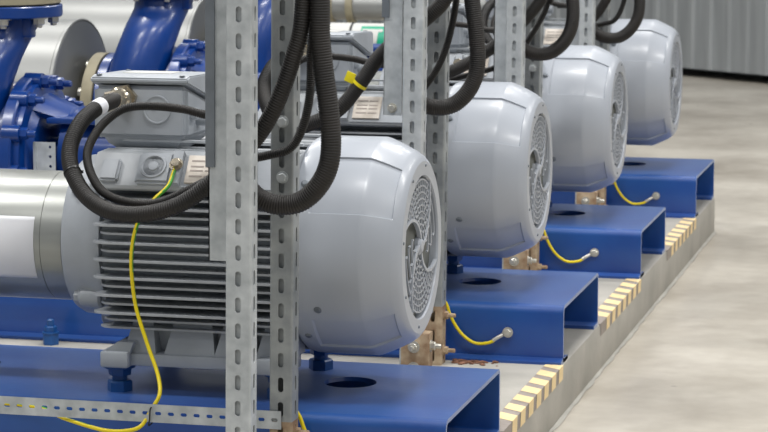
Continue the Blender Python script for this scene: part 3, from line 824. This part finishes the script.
def reroute(root, P, r, k, rib):
    b = [c for c in kids(root) if c.name.startswith('hose_body')][0]
    am = [0.0, .0011, .0011, 0.0]; bm = BM(); tube(bm, P, lambda q: r - .0011 + am[q % 4] * 1.3, rib / 4, 16)
    bmesh.ops.translate(bm, verts=bm.verts, vec=-Vector(root.location)); bmesh.ops.recalc_face_normals(bm, faces=bm.faces)
    me = bpy.data.meshes.new('hose_body'); bm.to_mesh(me); bm.free(); me.materials.append(M['hose']); me.shade_smooth(); b.data = me
def sh(P, k): return [(x, y + D * k, z) for x, y, z in P]
reroute(HH1[1], sh(H1[:5], 1) + [(-.72, 1.20, .765), (-.66, 1.165, .735), (-.584, 1.15, .754), (-.528, 1.15, .787), (-.477, 1.15, .848), (-.431, 1.15, .913), (-.371, 1.15, .968), (-.306, 1.15, 1.015), (-.261, 1.15, 1.064), (-.232, 1.15, 1.154), (-.23, 1.15, 1.6), (-.23, 1.15, 2.1)], .0185, 1, .0052)
reroute(HH1[2], sh(H1[:5], 2) + [(-.725, 2.54, .78), (-.656, 2.5, .757), (-.613, 2.5, .755), (-.555, 2.5, .766), (-.491, 2.5, .797), (-.43, 2.5, .837), (-.37, 2.5, .886), (-.311, 2.5, .943), (-.266, 2.5, 1.008), (-.234, 2.5, 1.102), (-.23, 2.5, 1.6), (-.23, 2.5, 2.1)], .0185, 2, .0052)
reroute(HH2[1], sh(H2[:13], 1) + [(-.584, 1.185, .75), (-.528, 1.185, .783), (-.477, 1.185, .844), (-.435, 1.19, .898), (-.405, 1.195, .905), (-.388, 1.195, .87), (-.372, 1.195, .83), (-.340, 1.195, .826), (-.305, 1.20, .868), (-.28, 1.20, .915), (-.262, 1.20, .972), (-.247, 1.2, 1.054), (-.24, 1.2, 1.176), (-.24, 1.2, 2.1)], .0088, 1, .004)
reroute(HH2[2], sh(H2[:14], 2) + [(-.54, 2.54, .745), (-.423, 2.54, .778), (-.362, 2.54, .809), (-.324, 2.55, .863), (-.288, 2.55, .923), (-.267, 2.55, .976), (-.253, 2.55, 1.1), (-.253, 2.55, 2.1)], .0088, 2, .004)
for o, dz in zip(HH3, (0, .060, .090, .045)): o.location.z += dz
# ties and tape on the hoses
def ring_tie(c, axis, r, m, name, label, cat, w=.004, th=.0015, sy=1.0):
    bm = BM(); n = 28; lathe(bm, [(-w / 2, r), (-w / 2, r + th), (w / 2, r + th), (w / 2, r), (-w / 2, r)], (0, 0, 0), axis, n, closed_ends=False)
    if cat == 'tie':
        R = frame_from(axis); d = R @ Vector((1, 0, 0)); box(bm, *[q for i in range(3) for q in (d[i] * (r + .003) - .003, d[i] * (r + .003) + .003)])
    o = finish(name, bm, m, None, 40); o.location = c; tag(o, label, cat); return o
pp = catmull(H1, .004); i = min(range(len(pp)), key=lambda i: (pp[i] - Vector((-.741, -.12, .775))).length)
ring_tie(pp[i], pp[i + 1] - pp[i], .0165, 'tie', 'cable_tie', 'black cable tie around the thick loop of the nearest motor', 'tie')
i = min(range(len(pp)), key=lambda i: (pp[i] - Vector((-.38, -.2, .81))).length)
# yellow tape on the second diagonal hose
pp = catmull([(-.584, 1.15, .754), (-.528, 1.15, .787), (-.477, 1.15, .848), (-.431, 1.15, .913)], .004)
i = min(range(len(pp)), key=lambda i: (pp[i] - Vector((-.477, 1.15, .848))).length)
c = pp[i]
bm = BM()
t = (pp[i + 1] - pp[i]).normalized(); R = frame_from(t)
lathe(bm, [(-.004, .0188), (-.004, .0200), (.004, .0200), (.004, .0188), (-.004, .0188)], (0, 0, 0), t, 24, closed_ends=False)
box(bm, -.034, -.010, -.012, -.008, .004, .030, bev=.001, rot=Matrix.Rotation(.4, 3, 'Y'))
o = finish('yellow_tape', bm, 'yellow', None, 40); o.location = c; tag(o, 'yellow tape tag on the diagonal hose beside the second motor', 'tape')

# ---------------------------------------------------------------- earth wires
W1 = [(-.588, .078, .768), (-.589, .06, .757), (-.591, .03, .732), (-.613, -.0, .705), (-.644, -.01, .658), (-.658, -.01, .586), (-.651, -.01, .493), (-.623, -.02, .413), (-.594, -.04, .354), (-.580, -.07, .319), (-.592, -.088, .29), (-.605, -.11, .262), (-.63, -.12, .252), (-.683, -.12, .250), (-.777, -.09, .262), (-.858, -.04, .271), (-1.0, -.02, .27), (-1.3, -.01, .26)]
bm = BM(); tube(bm, W1, lambda k: .0042, .006, 12, stripe=True)
w1 = finish('earth_wire', bm, 'wire', None, 60); tag(w1, 'long yellow and green earth wire hanging down the nearest motor fins', 'wire')
bm = BM(); c = Vector((-.582, -.106, .272)); tube(bm, [(-.586, -.082, .298), (-.5865, -.108, .297), (-.5885, -.1085, .275), (-.591, -.108, .262), (-.592, -.083, .262)], lambda k: .0016, .003, 8)
o = finish('cable_tie', bm, 'tie'); tag(o, 'black tie holding the earth wire to the perforated strip', 'tie')
W2 = [(-.35, -.03, .27), (-.315, -.025, .292), (-.299, -.025, .281), (-.288, -.022, .25), (-.275, -.018, .222), (-.254, -.015, .195), (-.223, -.013, .177), (-.186, -.014, .181), (-.166, -.012, .194)]
def make_w2():
    base = (-.142, -.001, .205); root = empty('earth_wire', base)
    bm = BM(); tube(bm, W2, lambda k: .0042, .006, 12, stripe=True); finish('wire', local(bm, base), 'wire', root, 60)
    bm = BM(); tube(bm, [(-.178, -.013, .186), (-.166, -.011, .194), (-.155, -.006, .200)], lambda k: .0052, .004, 12); box(bm, -.156, -.140, -.006, -.003, .197, .208); finish('cable_lug', local(bm, base), 'bolt', root, 50)
    bm = BM(); hexbolt(bm, (-.142, -.003, .207), (0, -1, 0), .0100, .010); finish('lug_bolt', local(bm, base), 'bolt', root)
    return root
repeat(make_w2(), ['short earth wire bolted to the nearest blue base front, at the lower edge', 'short yellow green earth wire bolted to the second blue base front', 'short earth wire bolted to the third blue base front', 'short earth wire bolted to the farthest blue base front'], 'wire', 'short earth wires on base fronts', range(4))

# anchor bolt before the second base at left
bm = BM(); hexbolt(bm, (-1.35, 1.275, ZP + .03), 'Z', .017, .016, stud=.018); cyl(bm, (-1.35, 1.275, ZP), 'Z', .022, .033, 6)
o = finish('anchor_bolt', bm, 'bluedark'); tag(o, 'blue painted anchor bolt before the second base, near left edge', 'bolt')

# rusty crumbs at the foot of the second rear post
def crumbs(k):
    rr = random.Random(11 + k); bm = BM()
    for i in range(70):
        x = -.27 + abs(rr.gauss(0, .045)); y = D * k - .05 + rr.gauss(0, .02); s = .002 + rr.random() * .005
        y = min(y, D * k - .036)
        if x < -.285: continue
        r = bmesh.ops.create_icosphere(bm, subdivisions=1, radius=s)
        for v in r['verts']: v.co = Vector((v.co.x * (1 + rr.random()), v.co.y, v.co.z * .6)) * 1 + Vector((x, y, ZP + s * .4))
    o = finish('rust_crumbs', bm, 'dirt'); tag(o, ['', 'rusty crumbs on plinth beside the second rear post foot', 'rusty crumbs beside the third rear post foot', 'rusty crumbs beside the farthest rear post foot'][k], 'debris', kind='stuff')
crumbs(1)

# ---------------------------------------------------------------- background pipework beyond the fourth set
def bgpipe(y, z, r, x0, x1, m, label, bands=(), bm_='tan'):
    base = ((x0 + x1) / 2, y, z); root = empty('insulated_pipe', base)
    bm = BM(); lathe(bm, [(x0, r * .8), (x0 + .004, r), (x1 - .004, r), (x1, r * .8)], (0, y, z), 'X', 48); finish('cladding', local(bm, base), m, root, 30)
    for b, w_, e in bands:
        bm = BM(); lathe(bm, [(b, r), (b, r + e), (b + w_, r + e), (b + w_, r)], (0, y, z), 'X', 48, closed_ends=False); finish('band', local(bm, base), bm_, root, 30)
    bm = BM()
    for x in (x0 + .3, x1 - .25): box(bm, x - .03, x + .03, y - .03, y + .03, 0, z - r * .9)
    finish('support', local(bm, base), 'zincdark', root)
    tag(root, label, 'pipe'); return root
bgpipe(6.2, .742, .066, -4.5, -1.2, 'clad', 'aluminium clad pipe with clamp ring far behind the second terminal box', ((-1.845, .03, .014), (-1.93, .02, .01)))
p2 = bgpipe(6.0, .592, .084, -4.5, -1.2, 'white', 'white insulated pipe with green sticker far behind the second terminal box', ((-1.885, .010, .003), (-1.775, .010, .003)), 'tie')
# sticker: green panel carrying a white slanted mark with two cross bars
def curved(bm, x0, x1, a0, a1, r, sh=0.0, n=10):
    R_ = []
    for i in range(n + 1):
        a = math.radians(a0 + (a1 - a0) * i / n); s = sh * i / n
        R_.append([bm.verts.new((x + s, 6.0 - r * math.cos(a), .592 + r * math.sin(a))) for x in (x0, x1)])
    for a, b in zip(R_, R_[1:]): bm.faces.new((a[0], a[1], b[1], b[0]))
bm = BM(); curved(bm, -1.722, -1.612, -62, 60, .0850)
st = finish('sticker', local(bm, p2.location), 'green', p2, 40)
bm = BM(); curved(bm, -1.688, -1.652, -60, 45, .0858, .012); curved(bm, -1.715, -1.622, 36, 46, .0860); curved(bm, -1.716, -1.630, -12, -5, .0860)
finish('sticker_mark', local(bm, p2.location), 'white', st, 40)
# small valve body beyond
bm = BM(); lathe(bm, [(0, .05), (.03, .052), (.04, .03), (.12, .03), (.13, .07), (.15, .07), (.16, .02)], (-1.79, 5.2, .64), 'Z', 24); box(bm, -1.82, -1.76, 5.17, 5.23, 0, .64)
o = finish('white_valve', bm, 'white', None, 30); tag(o, 'pale valve body behind the second terminal box, upper left of it', 'valve')

# ---------------------------------------------------------------- light
W = bpy.data.worlds.new('World'); S.world = W; W.use_nodes = True
bg = W.node_tree.nodes['Background']; bg.inputs[0].default_value = (.86, .92, 1.0, 1); bg.inputs[1].default_value = .27
def area(loc, sx, sy, e, c=(1, .985, .96), rot=(0, 0, 0)):
    d = bpy.data.lights.new('hall_light', 'AREA'); d.shape = 'RECTANGLE'; d.size = sx; d.size_y = sy; d.energy = e; d.color = c
    o = bpy.data.objects.new('hall_light', d); o.location = loc; o.rotation_euler = rot; col.objects.link(o)
for y in (-4.5, -1.0, 2.5, 6.0, 9.5):
    for x in (-3.6, .2, 4.0): area((x, y, 5.2), 1.5, .45, {-4.5: 50, -1.0: 118, 2.5: 118, 6.0: 84, 9.5: 50}[y])

# ---------------------------------------------------------------- camera
f_px = 2514.0; yaw = -.2457; pit = .1407
cd = bpy.data.cameras.new('camera'); cam = bpy.data.objects.new('camera', cd); col.objects.link(cam)
cam.location = (1.0786, -4.811, 1.3929)
cam.rotation_euler = (PI / 2 - pit, 0, -yaw)
cd.sensor_fit = 'HORIZONTAL'; cd.sensor_width = 36; cd.lens = 36 * f_px / 768; cd.clip_end = 100
cd.dof.use_dof = True; cd.dof.focus_distance = 5.2; cd.dof.aperture_fstop = 14
S.camera = cam
vs = S.view_settings; vs.view_transform = 'Standard'; vs.look = 'None'; vs.gamma = 1; vs.exposure = 0.0; vs.use_curve_mapping = False
